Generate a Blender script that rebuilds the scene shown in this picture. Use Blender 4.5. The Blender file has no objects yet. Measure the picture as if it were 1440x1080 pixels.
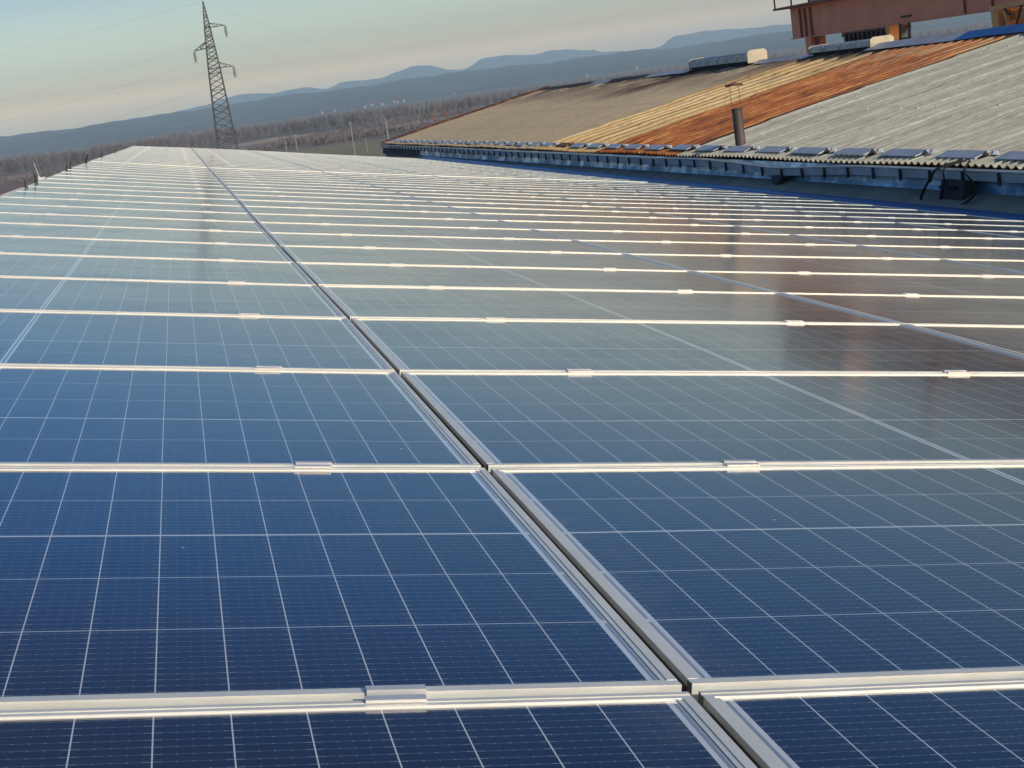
import bpy, bmesh, math, random
from mathutils import Vector, Matrix, Euler
R = math.radians
rnd = random.Random(7)
sc = bpy.context.scene
H = 14.0                                   # camera height above the plain

# ------------------------------------------------------------------ camera
cd = bpy.data.cameras.new('camera'); cam = bpy.data.objects.new('camera', cd)
sc.collection.objects.link(cam); sc.camera = cam
cd.sensor_width = 36; cd.lens = 57.64; cd.clip_start = 0.05; cd.clip_end = 40000
W = ((0.97025439, -0.16855385, 0.17377003), (-0.19966967, -0.15129553, 0.96811243), (-0.13688845, -0.97401194, -0.18045025))
cam.matrix_world = Matrix(((W[0][0], -W[0][1], -W[0][2], 0), (W[1][0], -W[1][1], -W[1][2], 0),
                           (W[2][0], -W[2][1], -W[2][2], H), (0, 0, 0, 1)))
# ------------------------------------------------------------------ sky, sun, exposure
SUN_EL, SUN_AZ = 21.0, 152.0               # azimuth clockwise from +Y: behind the camera, to its right
world = bpy.data.worlds.new('World'); sc.world = world; world.use_nodes = True
wn = world.node_tree; wn.nodes.clear()
sky = wn.nodes.new('ShaderNodeTexSky'); sky.sky_type = 'NISHITA'; sky.sun_disc = False
sky.sun_elevation = R(SUN_EL); sky.sun_rotation = R(SUN_AZ); sky.altitude = 0
sky.air_density = 1.2; sky.dust_density = 3.0; sky.ozone_density = 1.5
tc = wn.nodes.new('ShaderNodeTexCoord'); sx = wn.nodes.new('ShaderNodeSeparateXYZ')
rmp = wn.nodes.new('ShaderNodeValToRGB')
mixs = wn.nodes.new('ShaderNodeMix'); mixs.data_type = 'RGBA'; mixs.blend_type = 'MULTIPLY'; mixs.inputs[0].default_value = 1
bg = wn.nodes.new('ShaderNodeBackground'); wo = wn.nodes.new('ShaderNodeOutputWorld')
wn.links.new(tc.outputs['Generated'], sx.inputs[0]); wn.links.new(sx.outputs['Z'], rmp.inputs[0])
SKY_RAMP = [(0.0, (7.8, 5.7, 3.7)), (0.017, (6.6, 4.7, 3.0)), (0.026, (2.85, 2.42, 2.05)), (0.039, (1.66, 1.76, 1.86)), (0.08, (0.82, 0.98, 1.25)),
            (0.115, (0.58, 0.76, 1.02)), (0.155, (0.22, 0.55, 1.0)), (0.26, (0.03, 0.36, 0.88)), (0.36, (0.06, 0.19, 0.46)), (0.55, (0.42, 0.50, 0.60)), (1.0, (0.46, 0.52, 0.60))]
while len(rmp.color_ramp.elements) < len(SKY_RAMP): rmp.color_ramp.elements.new(0.5)
for e, (p, c) in zip(rmp.color_ramp.elements, SKY_RAMP): e.position = p; e.color = (*c, 1)
wn.links.new(sky.outputs[0], mixs.inputs[6]); wn.links.new(rmp.outputs[0], mixs.inputs[7])
wn.links.new(mixs.outputs[2], bg.inputs[0]); bg.inputs[1].default_value = 0.15
wn.links.new(bg.outputs[0], wo.inputs[0])
ld = bpy.data.lights.new('sun', 'SUN'); ld.energy = 3.6; ld.angle = R(0.5); ld.color = (1.0, 0.86, 0.68)
sun = bpy.data.objects.new('sun', ld); sc.collection.objects.link(sun)
sd = Vector((math.sin(R(SUN_AZ)) * math.cos(R(SUN_EL)), math.cos(R(SUN_AZ)) * math.cos(R(SUN_EL)), math.sin(R(SUN_EL))))
sun.rotation_euler = sd.to_track_quat('Z', 'Y').to_euler(); sun.location = sd * 60 + Vector((0, 0, H))
sc.view_settings.view_transform = 'Standard'; sc.view_settings.look = 'None'
sc.view_settings.exposure = 0.07; sc.view_settings.gamma = 1
sc.cycles.use_denoising = True
sc.cycles.max_bounces = 8; sc.cycles.volume_bounces = 1

# ------------------------------------------------------------------ helpers
def link(o, parent=None):
    sc.collection.objects.link(o)
    if parent is not None: o.parent = parent
    return o
def tag(o, label=None, cat=None, group=None, kind=None):
    if label: o['label'] = label
    if cat: o['category'] = cat
    if group: o['group'] = group
    if kind: o['kind'] = kind
    return o
def empty(name, loc=(0, 0, 0)):
    o = bpy.data.objects.new(name, None); o.location = loc; o.empty_display_size = .2
    return link(o)
class MB:
    def __init__(s): s.v = []; s.f = []; s.off = (0, 0, 0)
    def quad(s, a, b, c, d):
        n = len(s.v); s.v += [a, b, c, d]; s.f.append((n, n + 1, n + 2, n + 3))
    def tri(s, a, b, c):
        n = len(s.v); s.v += [a, b, c]; s.f.append((n, n + 1, n + 2))
    def hexa(s, p):          # p: 4 bottom + 4 top corners
        n = len(s.v); s.v += [tuple(q) for q in p]
        for f in ((3, 2, 1, 0), (4, 5, 6, 7), (0, 1, 5, 4), (1, 2, 6, 5), (2, 3, 7, 6), (3, 0, 4, 7)):
            s.f.append(tuple(n + i for i in f))
    def box(s, x0, x1, y0, y1, z0, z1):
        s.hexa([(x0, y0, z0), (x1, y0, z0), (x1, y1, z0), (x0, y1, z0), (x0, y0, z1), (x1, y0, z1), (x1, y1, z1), (x0, y1, z1)])
    def bar(s, a, b, w, h=None, up=(0, 0, 1)):
        a = Vector(a); b = Vector(b); h = h or w; d = (b - a).normalized(); u = Vector(up)
        if abs(d.dot(u)) > .98: u = Vector((1, 0, 0))
        x = d.cross(u).normalized() * w / 2; z = x.cross(d).normalized() * h / 2
        s.hexa([a - x - z, a + x - z, b + x - z, b - x - z, a - x + z, a + x + z, b + x + z, b - x + z])
    def tube(s, pts, r, n=6, caps=True):
        pts = [Vector(p) for p in pts]; rs = r if isinstance(r, (list, tuple)) else [r] * len(pts)
        base = len(s.v); prev = None
        for i, p in enumerate(pts):
            d = (pts[min(i + 1, len(pts) - 1)] - pts[max(i - 1, 0)]).normalized()
            if prev is None:
                u = Vector((0, 0, 1)) if abs(d.z) < .9 else Vector((1, 0, 0))
                prev = d.cross(u).normalized()
            x = (prev - d * prev.dot(d)).normalized(); y = d.cross(x); prev = x
            for k in range(n):
                a = 2 * math.pi * k / n; s.v.append(tuple(p + (x * math.cos(a) + y * math.sin(a)) * rs[i]))
        for i in range(len(pts) - 1):
            for k in range(n):
                a = base + i * n + k; b = base + i * n + (k + 1) % n
                s.f.append((a, b, b + n, a + n))
        if caps:
            s.f.append(tuple(base + k for k in range(n))[::-1]); s.f.append(tuple(base + (len(pts) - 1) * n + k for k in range(n)))
    def build(s, name, mat, parent=None, smooth=False):
        m = bpy.data.meshes.new(name); m.from_pydata([tuple(v) for v in s.v], [], s.f); m.update()
        if smooth: m.polygons.foreach_set('use_smooth', [True] * len(m.polygons))
        m.materials.append(mat)
        return link(bpy.data.objects.new(name, m), parent)
def sheet(nx, ny, fn):
    b = MB(); b.v = [fn(i / nx, j / ny) for j in range(ny + 1) for i in range(nx + 1)]
    b.f = [(j * (nx + 1) + i, j * (nx + 1) + i + 1, (j + 1) * (nx + 1) + i + 1, (j + 1) * (nx + 1) + i) for j in range(ny) for i in range(nx)]
    return b

# ---- node helpers
class NT:
    def __init__(s, name):
        s.m = bpy.data.materials.new(name); s.m.use_nodes = True; s.t = s.m.node_tree
        s.b = s.t.nodes['Principled BSDF']
    def n(s, typ, **kw):
        nd = s.t.nodes.new(typ)
        for k, v in kw.items(): setattr(nd, k, v)
        return nd
    def L(s, a, b): s.t.links.new(a, b)
    def val(s, nd, i, x):
        if isinstance(x, (int, float)): nd.inputs[i].default_value = x
        else: s.L(x, nd.inputs[i])
    def math(s, op, a, b=0.0, c=None, clamp=False):
        nd = s.n('ShaderNodeMath', operation=op); nd.use_clamp = clamp; s.val(nd, 0, a); s.val(nd, 1, b)
        if c is not None: s.val(nd, 2, c)
        return nd.outputs[0]
    def mix(s, f, a, b, blend='MIX'):
        nd = s.n('ShaderNodeMix', data_type='RGBA', blend_type=blend); s.val(nd, 0, f)
        for i, x in ((6, a), (7, b)):
            if isinstance(x, tuple): nd.inputs[i].default_value = (*x[:3], 1)
            else: s.L(x, nd.inputs[i])
        return nd.outputs[2]
    def coord(s, scale=(1, 1, 1), which='Object'):
        tcn = s.n('ShaderNodeTexCoord'); mp = s.n('ShaderNodeMapping'); mp.inputs['Scale'].default_value = scale
        s.L(tcn.outputs[which], mp.inputs[0]); return mp.outputs[0]
    def noise(s, vec, sc_, detail=4, rough=.55, dist=0):
        nd = s.n('ShaderNodeTexNoise'); s.L(vec, nd.inputs['Vector']); nd.inputs['Scale'].default_value = sc_
        nd.inputs['Detail'].default_value = detail; nd.inputs['Roughness'].default_value = rough; nd.inputs['Distortion'].default_value = dist
        return nd.outputs['Fac']
    def ramp(s, f, stops):
        nd = s.n('ShaderNodeValToRGB'); s.L(f, nd.inputs[0])
        while len(nd.color_ramp.elements) < len(stops): nd.color_ramp.elements.new(.5)
        for e, (p, c) in zip(nd.color_ramp.elements, stops):
            e.position = p; e.color = (*c, 1) if isinstance(c, tuple) else (c, c, c, 1)
        return nd.outputs[0]
    def base(s, c):
        if isinstance(c, tuple): s.b.inputs['Base Color'].default_value = (*c, 1)
        else: s.L(c, s.b.inputs['Base Color'])
    def set(s, **kw):
        for k, v in kw.items():
            k = k.replace('_', ' ')
            if isinstance(v, (int, float)): s.b.inputs[k].default_value = v
            else: s.L(v, s.b.inputs[k])
    def bump(s, h, strength=.3, dist=.01):
        nd = s.n('ShaderNodeBump'); s.L(h, nd.inputs['Height']); nd.inputs['Strength'].default_value = strength
        nd.inputs['Distance'].default_value = dist; s.L(nd.outputs[0], s.b.inputs['Normal'])
def simple(name, col, rough=.6, metal=0.0, var=.25, scale=3.0, bump=0.0):
    t = NT(name); v = t.coord(); f = t.noise(v, scale, 5)
    lo = tuple(c * (1 - var) for c in col); hi = tuple(min(1, c * (1 + var)) for c in col)
    t.base(t.ramp(f, [(.3, lo), (.7, hi)])); t.set(Roughness=rough, Metallic=metal)
    if bump: t.bump(t.noise(v, scale * 6, 4), bump)
    return t.m

M = {}
# aluminium frame
t = NT('anodised_aluminium'); v = t.coord((1, 1, 1)); f = t.noise(v, 9, 4); g = t.noise(t.coord((3, 60, 60)), 6, 2)
t.base(t.ramp(f, [(.3, (.655, .65, .60)), (.7, (.775, .77, .715))])); t.set(Metallic=.35, Roughness=t.ramp(g, [(.3, .34), (.7, .5)])); M['alu'] = t.m
M['clamp'] = simple('clamp_aluminium', (.60, .60, .61), .38, .4, .06, 20)
M['ties'] = simple('black_plastic', (.008, .008, .009), .85, 0, .2)
M['white'] = simple('white_plastic', (.5, .5, .49), .5, 0, .1)

# ------------------------------------------------------------------ photovoltaic glass
CX, CY, MIDX = .0705, .2115, .007
LX, LY = 1.763 / 2, 1.094 / 2
def glass_mat():
    t = NT('photovoltaic_glass')
    tcn = t.n('ShaderNodeTexCoord'); s = t.n('ShaderNodeSeparateXYZ'); t.L(tcn.outputs['Object'], s.inputs[0])
    X, Y = s.outputs[0], s.outputs[1]
    ax = t.math('SUBTRACT', t.math('ABSOLUTE', X), MIDX)
    fx = t.math('MODULO', ax, CX); fxc = t.math('ABSOLUTE', t.math('SUBTRACT', fx, CX / 2))     # 0 at centre of a cell
    gapx = t.math('GREATER_THAN', fxc, CX / 2 - .0007)
    y0 = t.math('ADD', Y, 2.5 * CY)
    fy = t.math('MODULO', y0, CY); fyc = t.math('ABSOLUTE', t.math('SUBTRACT', fy, CY / 2))
    gapy = t.math('GREATER_THAN', fyc, CY / 2 - .0010)
    thick = t.math('LESS_THAN', t.math('ABSOLUTE', t.math('ADD', Y, .5 * CY)), .0032)
    mid = t.math('LESS_THAN', ax, 0.0)
    out = t.math('GREATER_THAN', ax, 12 * CX)
    outy = t.math('GREATER_THAN', t.math('ABSOLUTE', Y), 2.5 * CY)
    white = t.math('MAXIMUM', t.math('MAXIMUM', gapx, gapy), t.math('MAXIMUM', thick, t.math('MAXIMUM', mid, t.math('MAXIMUM', out, outy))))
    # busbars with solder pads
    bb = t.math('ABSOLUTE', t.math('SUBTRACT', t.math('MODULO', fy, CY / 12), CY / 24))
    bus = t.math('LESS_THAN', bb, .00035)
    padx = t.math('ABSOLUTE', t.math('SUBTRACT', t.math('MODULO', fx, CX / 5), CX / 10))
    pad = t.math('MULTIPLY', t.math('LESS_THAN', padx, .0009), t.math('LESS_THAN', bb, .0010))
    endp = t.math('MULTIPLY', t.math('GREATER_THAN', fxc, CX / 2 - .0055), t.math('LESS_THAN', bb, .0007))
    pads = t.math('MAXIMUM', pad, endp)
    # tiny differences from cell to cell and broad soiling
    cmb = t.n('ShaderNodeCombineXYZ'); t.L(t.math('FLOOR', t.math('DIVIDE', X, CX)), cmb.inputs[0]); t.L(t.math('FLOOR', t.math('DIVIDE', y0, CY)), cmb.inputs[1])
    oi = t.n('ShaderNodeObjectInfo'); t.L(oi.outputs['Random'], cmb.inputs[2])
    wn_ = t.n('ShaderNodeTexWhiteNoise'); t.L(cmb.outputs[0], wn_.inputs[0])
    geo = t.n('ShaderNodeNewGeometry')
    cell = t.mix(wn_.outputs['Value'], (.0020, .0095, .030), (.0030, .0125, .038))
    mp = t.n('ShaderNodeMapping'); t.L(geo.outputs['Position'], mp.inputs[0]); mp.inputs['Scale'].default_value = (1, 1, 1)
    d1 = t.noise(mp.outputs[0], 1.3, 6, .6); d2 = t.noise(mp.outputs[0], 160, 3, .6)
    colr = t.mix(t.math('MULTIPLY', bus, .30), cell, (.40, .46, .55))
    colr = t.mix(t.math('MULTIPLY', pads, .24), colr, (.55, .60, .66))
    # ribbon that runs in the white margin at the short ends
    rib = t.math('LESS_THAN', t.math('ABSOLUTE', t.math('SUBTRACT', ax, 12 * CX + .0075)), .0022)
    ribs = t.math('MULTIPLY', rib, t.math('LESS_THAN', fyc, CY / 2 - .006))
    w = t.mix(ribs, (.50, .54, .58), (.20, .235, .30))
    w = t.mix(t.math('LESS_THAN', t.math('ABSOLUTE', X), .0030), w, (.12, .16, .23))
    colr = t.mix(white, colr, w)
    dust = t.math('MULTIPLY', t.ramp(t.math('ADD', t.math('MULTIPLY', d1, .75), t.math('MULTIPLY', d2, .25)), [(.35, 0.0), (.75, .030)]), 1.0)
    colr = t.mix(dust, colr, (.36, .34, .30))
    # dirt that the rain leaves along the lower end and in front of the frame, broken up by noise
    low = t.math('SUBTRACT', 1.0, t.math('DIVIDE', t.math('SUBTRACT', LX, X), .11), clamp=True)
    edg = t.math('SUBTRACT', 1.0, t.math('DIVIDE', t.math('SUBTRACT', LY, t.math('ABSOLUTE', Y)), .045), clamp=True)
    dn = t.ramp(t.noise(mp.outputs[0], 14, 5, .7), [(.38, 0.0), (.70, 1.0)])
    colr = t.mix(t.math('MULTIPLY', t.math('MULTIPLY', t.math('MAXIMUM', low, t.math('MULTIPLY', edg, .6)), dn), .20), colr, (.33, .29, .23))
    stk = t.noise((lambda m: (m.inputs['Scale'].__setattr__('default_value', (.6, 16, 1)), t.L(tcn.outputs['Object'], m.inputs[0]), m.outputs[0])[2])(t.n('ShaderNodeMapping')), 3.0, 4, .6)
    colr = t.mix(t.ramp(stk, [(.56, 0.0), (.74, .04)]), colr, (.40, .37, .32))
    spot = t.noise(mp.outputs[0], 33, 2, .5, .8)
    colr = t.mix(t.math('GREATER_THAN', spot, .815), colr, (.55, .53, .48))
    t.base(colr)
    rr = t.ramp(t.noise(mp.outputs[0], 2.2, 5, .65), [(.3, .085), (.72, .16)])
    t.set(Roughness=rr, IOR=1.42, Sheen_Weight=.03, Sheen_Roughness=.45); t.b.inputs['Sheen Tint'].default_value = (.95, .86, .74, 1)
    return t.m
M['glass'] = glass_mat()

# ------------------------------------------------------------------ solar array
O = Vector((0.410524, 1.51731885, -0.61676739 + H))
A = Vector((0.98398820, -0.00039374, -0.17823317)); B = Vector((0, 0.99999756, -0.00220911)); N = Vector((0.1782336, 0.00217374, 0.9839858))
B = N.cross(A).normalized(); N = A.cross(B).normalized()
PU, PV = 1.774, 1.116
LX, LY = 1.763 / 2, 1.094 / 2
ZT = {  # small unevenness of the array along (u -> [(v, z)...])
    -1.8: [(0, .004), (3, .014), (6, .012), (10, .008), (14, .014), (20, .040), (26, .034), (40, .028), (52, .03)],
    -0.9: [(0, .0), (3.3, .013), (5.6, .009), (7.8, .001), (10, -.010), (15, -.002), (24, .01), (52, .035)],
    0.0: [(0, -.004), (3.3, .002), (5.6, -.005), (8.9, -.011), (11, -.009), (13, -.002), (16, -.001), (24, -.006), (52, .04)],
    1.8: [(0, .010), (3.3, .012), (5.6, -.004), (9, -.009), (12, -.009), (24, -.008), (52, .03)],
    3.5: [(0, .012), (6.7, .007), (7.8, .008), (11, -.003), (13.4, -.011), (18, -.014), (52, 0)],
    5.3: [(0, .025), (10, .019), (11, .015), (12.3, .008), (18, .0), (52, -.02)],
    7.1: [(0, .028), (12, .018), (20, .012), (30, -.01), (52, -.035)]}
US = sorted(ZT)
def lerp_tab(tab, v):
    if v <= tab[0][0]: return tab[0][1]
    for (a, za), (b, zb) in zip(tab, tab[1:]):
        if v <= b: return za + (zb - za) * (v - a) / (b - a)
    return tab[-1][1]
def zfield(u, v):
    u = max(US[0], min(US[-1], u))
    for a, b in zip(US, US[1:]):
        if u <= b:
            k = (u - a) / (b - a); return lerp_tab(ZT[a], v) * (1 - k) + lerp_tab(ZT[b], v) * k
def onplane(u, v, z=0.0): return O + A * u + B * v + N * z
RAISE = .007
clamp_us = {-1: (-1.25, -.29), 0: (.437, 1.395), 1: (2.33, 3.23), 2: (4.12, 4.99), 3: (5.78, 6.66)}
def frame_parts():
    f = MB()
    for s in (-1, 1):            # long bars: outer lip, inner lower step, web
        y1 = s * LY; yi = s * (LY - .0165); ym = s * (LY - .0075)
        def bx(x0, x1, ya, yb, z0, z1): f.box(x0, x1, min(ya, yb), max(ya, yb), z0, z1)
        bx(-LX, LX, ym, y1, -.030, 0.0)
        bx(-LX, LX, s * (LY - .0095), ym + s * -.0, -.030, -.0022)
        bx(-LX, LX, yi, s * (LY - .0095), -.030, -.0006)
        x1 = s * LX; xi = s * (LX - .0165); xm = s * (LX - .0105)
        f.box(min(xm, x1), max(xm, x1), -LY + .0165, LY - .0165, -.0085, -.0003)
        xw = s * (LX - .0085); f.box(min(xm, xw), max(xm, xw), -LY + .0165, LY - .0165, -.030, -.0086)
        f.box(min(xi, xm), max(xi, xm), -LY + .0165, LY - .0165, -.030, -.0016)
    return f
proto = {}
fm = frame_parts().build('frame', M['alu']); fm.data.materials.append(simple('shaded_web', (.20, .185, .165), .8, 0, .2, 9))
for p_ in fm.data.polygons:            # sides of the profile below the lip at the short ends: painted gap shade
    if abs(p_.normal.x) > .9 and p_.center.z < -.009 and abs(p_.center.x) > LX - .0095: p_.material_index = 1
fm = fm; gm = sheet(1, 1, lambda a, b: ((a * 2 - 1) * (LX - .014), (b * 2 - 1) * (LY - .014), -.0032)).build('cell_glass', M['glass'])
def clamp_mb():
    c = MB(); w = .0295; p = LY + .011                 # sits over the gap on the far long edge
    c.box(-w, w, p - .021, p - .0105, .0004, .0034); c.box(-w + .004, w + .004, p + .0105, p + .021, .0004, .0036)
    c.box(-w, w, p - .0105, p - .0075, -.020, .0034); c.box(-w + .004, w + .004, p + .0075, p + .0105, -.020, .0036)
    c.box(-w, w, p - .0075, p + .0075, -.020, -.016)
    c.tube([(0, p, -.016), (0, p, -.008)], .0062, 6)
    return c
cm = clamp_mb().build('clamp', M['clamp'])
fmesh, gmesh, cmesh = fm.data, gm.data, cm.data
for o in (fm, gm, cm): bpy.data.objects.remove(o)
ORD = ['zeroth', 'first', 'second', 'third', 'fourth', 'fifth', 'sixth', 'seventh', 'eighth', 'ninth', 'tenth', 'eleventh', 'twelfth', 'thirteenth',
       'fourteenth', 'fifteenth', 'sixteenth', 'seventeenth', 'eighteenth', 'nineteenth', 'twentieth']
TENS = {20: 'twenty', 30: 'thirty', 40: 'forty'}
def ordn(n):
    if n <= 20: return ORD[n]
    if n % 10 == 0: return TENS[n][:-1] + 'ieth'
    return TENS[n // 10 * 10] + '-' + ORD[n % 10]
COLN = {-1: 'left of the long gap', 0: 'just right of the gap', 1: 'second column right of the gap',
        2: 'third column right of the gap', 3: 'column beside the blue edge'}
basis = Matrix((A, B, N)).transposed()
NROW = 46
for c in range(-1, 4):
    for r in range(-1, NROW):
        uc = c * PU + PU / 2; vc = r * PV + PV / 2
        up = RAISE if r >= 22 else 0
        jit = lambda s: rnd.uniform(-s, s)
        z00, z10, z01, z11 = [zfield(uc + i * LX, vc + j * LY) for j in (-1, 1) for i in (-1, 1)]
        zc = (z00 + z10 + z01 + z11) / 4 + up
        gx = ((z10 + z11) - (z00 + z01)) / (4 * LX); gy = ((z01 + z11) - (z00 + z10)) / (4 * LY)
        if r > 12: gy += jit(.0006)
        e = empty('photovoltaic_module', onplane(uc + jit(.0015), vc + jit(.001), zc))
        nn = (N - A * gx - B * gy).normalized(); aa = (A - nn * A.dot(nn)).normalized(); bb = nn.cross(aa)
        flip = (r == 0) or (r > 5 and rnd.random() < .25)
        m3 = Matrix((aa, bb, nn)).transposed()
        e.rotation_euler = m3.to_euler()
        if r < 5: pl = f'solar panel, {ordn(r + 2)} row from the camera, {COLN[c]}'
        elif r < 22: pl = f'solar panel, {ordn(r + 2)} row from the camera, {COLN[c]}'
        else: pl = f'pale solar panel, {ordn(NROW - r)} row from the far end, {COLN[c]}'
        tag(e, pl, 'solar panel', 'solar panels laid in rows over the roof')
        fo = link(bpy.data.objects.new('frame', fmesh), e)
        go = link(bpy.data.objects.new('cell_glass', gmesh), e)
        if flip: go.rotation_euler = (0, 0, math.pi)
        if r < NROW - 1:
            for cu in clamp_us[c]:
                k = link(bpy.data.objects.new('clamp', cmesh), e); k.location = (cu - uc + jit(.012), 0, 0)

# ------------------------------------------------------------------ own roof under the array
t = NT('blue_painted_steel'); v = t.coord((1, .15, 1)); f = t.noise(v, 2.5, 5)
t.base(t.ramp(f, [(.3, (.008, .070, .25)), (.7, (.014, .10, .33))])); t.set(Roughness=.42); M['blue'] = t.m
root = tag(empty('solar_hall', onplane(3, 24, -.2)), 'low hall with blue sheet roof under the field of solar panels', 'hall')
root_inv = root.matrix_world
def P(u, v, z): return tuple(onplane(u, v, z) - Vector(root.location))
prof = [(-1.80, -.115)]; x = -1.79
while x < 7.15:
    prof += [(x, -.115), (x + .04, -.078), (x + .07, -.078), (x + .11, -.115)]; x += .25
prof.append((7.2, -.115))
prof += [(7.225, -.035), (7.30, -.03), (7.32, -.07), (7.42, -.07), (7.445, .02), (7.60, .045), (7.63, .02), (7.65, -.20)]
b = sheet(len(prof) - 1, 1, lambda a, q: P(prof[round(a * (len(prof) - 1))][0], -6 + 58.2 * q, prof[round(a * (len(prof) - 1))][1]))
b.build('roof_sheet', M['blue'], root)
b = MB()
for i in range(60):
    for (u_, z_) in ((7.37, -.069), (7.26, -.034)):
        c0 = Vector(P(u_, 1 + i * .62 + (.3 if u_ < 7.4 else 0), z_)); b.tube([c0, c0 + N * .012], .014, 6)
o = b.build('screws', simple('zinc_screw', (.6, .6, .6), .4, .3), root)
b = MB()   # far slope of the same roof and gable walls
q = [P(-1.80, -6, -.115), P(-1.80, 52.2, -.115)]
lw = [(-9.5, -6), (-9.5, 52.2)]
zr = q[0][2]
def back(a_, k_):                     # trapezoidal ribs running down the far slope
    n_ = 4 * 233; i_ = round(k_ * n_); y_ = q[0][1] + 58.2 * (i_ // 4 + (0, .62, .70, .92)[i_ % 4]) / 233
    t_ = (y_ - q[0][1]) / (q[1][1] - q[0][1]); return (q[0][0] + (q[1][0] - q[0][0]) * t_ - 8 * a_, y_, q[0][2] + (q[1][2] - q[0][2]) * t_ - 1.5 * a_ - .05 * min(1, a_ * 9) + (0, 0, .035, .035)[i_ % 4] * min(1, a_ * 9) - .002)
b = sheet(9, 4 * 233, back)
b.build('roof_back_slope', M['blue'], root)
M['wall'] = simple('pale_render_wall', (.42, .40, .36), .85, 0, .15, 1.5)
x0 = q[0][0] - 7.8; x1 = P(7.4, 0, 0)[0]; ya = q[0][1] + .3; yb = q[1][1] - .3; zb = -root.location.z
b = MB(); zt = P(7.4, 0, -.35)[2]
b.box(x0, x1, ya, yb, zb, zt - .25)
b.build('wall', M['wall'], root)
b = MB()
for yy in (ya, yb):
    g = [(x0, yy, zt - .25), (x1, yy, zt - .25), (x1, yy, zt), (q[0][0], yy, q[0][2] - .06), (x0, yy, q[0][2] - 1.62)]
    n0 = len(b.v); b.v += g + [(p[0], p[1] + .15 * (1 if yy == ya else -1), p[2]) for p in g]
    b.f += [tuple(range(n0, n0 + 5)), tuple(range(n0 + 9, n0 + 4, -1))] + [(n0 + i, n0 + (i + 1) % 5, n0 + 5 + (i + 1) % 5, n0 + 5 + i) for i in range(5)]
b.build('gable', M['wall'], root)

# black cable ties and the white bracket along the left edge
TIES = [(13.1, .05, -.35, .010), (14.17, .058, -.25, .016), (18.5, .05, .25, .013), (19.2, .06, .2, .013), (22.9, .085, .3, .024), (28.2, .075, 0, .016), (34.5, .17, .9, .014)]
TL = ['small leaning black cable tie nearest on the left panel edge', 'thick upright black cable tie on the left panel edge by the brown field',
      'left one of two black cable ties close together on the panel edge', 'right one of two black cable ties close together on the panel edge',
      'bushy black cable tie mid-way along the left panel edge', 'short upright black cable tie just before the bright line of panels',
      'long slanting black cable tie farthest on the left panel edge']
for (v_, h_, lean, wd), lb in zip(TIES, TL):
    zz = zfield(-1.75, v_) + (RAISE if v_ > 24.5 else 0)
    b = MB(); base = Vector((0, 0, 0)); pts = []
    for k in range(6):
        s = k / 5; pts.append(base + N * h_ * 1.45 * s * math.cos(lean * s) + A * h_ * math.sin(lean) * s * (.5 + .5 * s))
    for k in range(5): b.bar(pts[k], pts[k + 1], wd * (1.5 - .5 * k / 5), wd * .8)
    b.bar(A * -.02 + N * .0, A * .02 + N * .0, wd, .012)
    if wd > .02:
        b.bar((0, 0, .01), N * h_ * .6 - A * .035, wd * .7, wd * .4); b.bar((0, 0, .01), N * h_ * .75 + A * .02, wd * .6, wd * .4)
    o = b.build('cable_tie', M['ties']); o.location = onplane(-1.752, v_, zz + .004); tag(o, lb, 'cable tie', 'black cable ties along the left edge of the panels')
b = MB(); b.box(-.02, .05, -.03, .03, -.02, .012); b.box(-.015, .0, -.03, .03, .012, .024)
br = empty('edge_bracket', onplane(-1.83, 15.7, .012)); tag(br, 'small white bracket with a thin pale rod on the left panel edge', 'bracket')
b.build('foot', M['white'], br)
b = MB(); b.tube([(-.01, 0, .02), (-.035, .0, .16)], [.006, .004], 6); b.build('rod', simple('grey_rod', (.35, .35, .36), .5), br)

# ------------------------------------------------------------------ neighbouring factory roof (coordinates relative to the camera, z + H)
XE, XR = 8.4, 15.55
def zeave(Y): return -1.60 - .0045 * (Y - 15.6)
KS = math.tan(R(10.2))
def zroof(X, Y): return zeave(Y) + KS * (X - XE)
hall = tag(empty('factory_hall', (16, 40, 0)), 'old factory hall with patched grey, yellow and rusty corrugated roof beside the panels', 'factory')
HO = Vector(hall.location)
def Q(X, Y, Z): return (X - HO.x, Y - HO.y, Z + H - HO.z)
def wave(pitch, amp, kind='sine'):
    def fn(Y):
        p = (Y / pitch) % 1
        if kind == 'sine': return amp * math.cos(2 * math.pi * p)
        return amp * (1 if p < .28 else (1 - (p - .28) / .1 * 2 if p < .38 else (-1 if p < .9 else -1 + (p - .9) / .1 * 2)))
    return fn
def grey_wave(Y):
    p = (Y / .62) % 1; q = abs(p - .5) * .62
    return .023 * math.cos(2 * math.pi * Y / .177) + (.024 if q < .03 else (.024 * (1 - (q - .03) / .03) if q < .06 else 0))
def roof_sec(name, mat, Y0, Y1, fn, per, X0=XE, X1=XR, dz=0, nx=14, lap=0, warp=.012):
    ny = int((Y1 - Y0) / per); ph = rnd.random() * 9
    def g(a, b_):
        X = X0 + (X1 - X0) * a; Y = Y0 + (Y1 - Y0) * b_
        k_ = min(1.0, max(0.0, (X - XE - .25) / .5)) if lap == 0 else 1.0        # the loose sheets end on a fine corrugated eave strip
        z = zroof(X, Y) + fn(Y) * k_ + .021 * math.cos(2 * math.pi * Y / .177) * (1 - k_) + dz + warp * math.sin(Y * .9 + ph) * math.sin(X * 1.1 + ph)
        if lap:
            p = (Y / lap) % 1; z += .022 * (p if p < .94 else (1 - p) / .06 * .94)
        z += -.018 * ((a * 4) % 1)         # courses of sheets lapping over each other
        return Q(X, Y, z)
    return sheet(nx * 4, ny, g).build(name, mat, hall, smooth=False)
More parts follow.
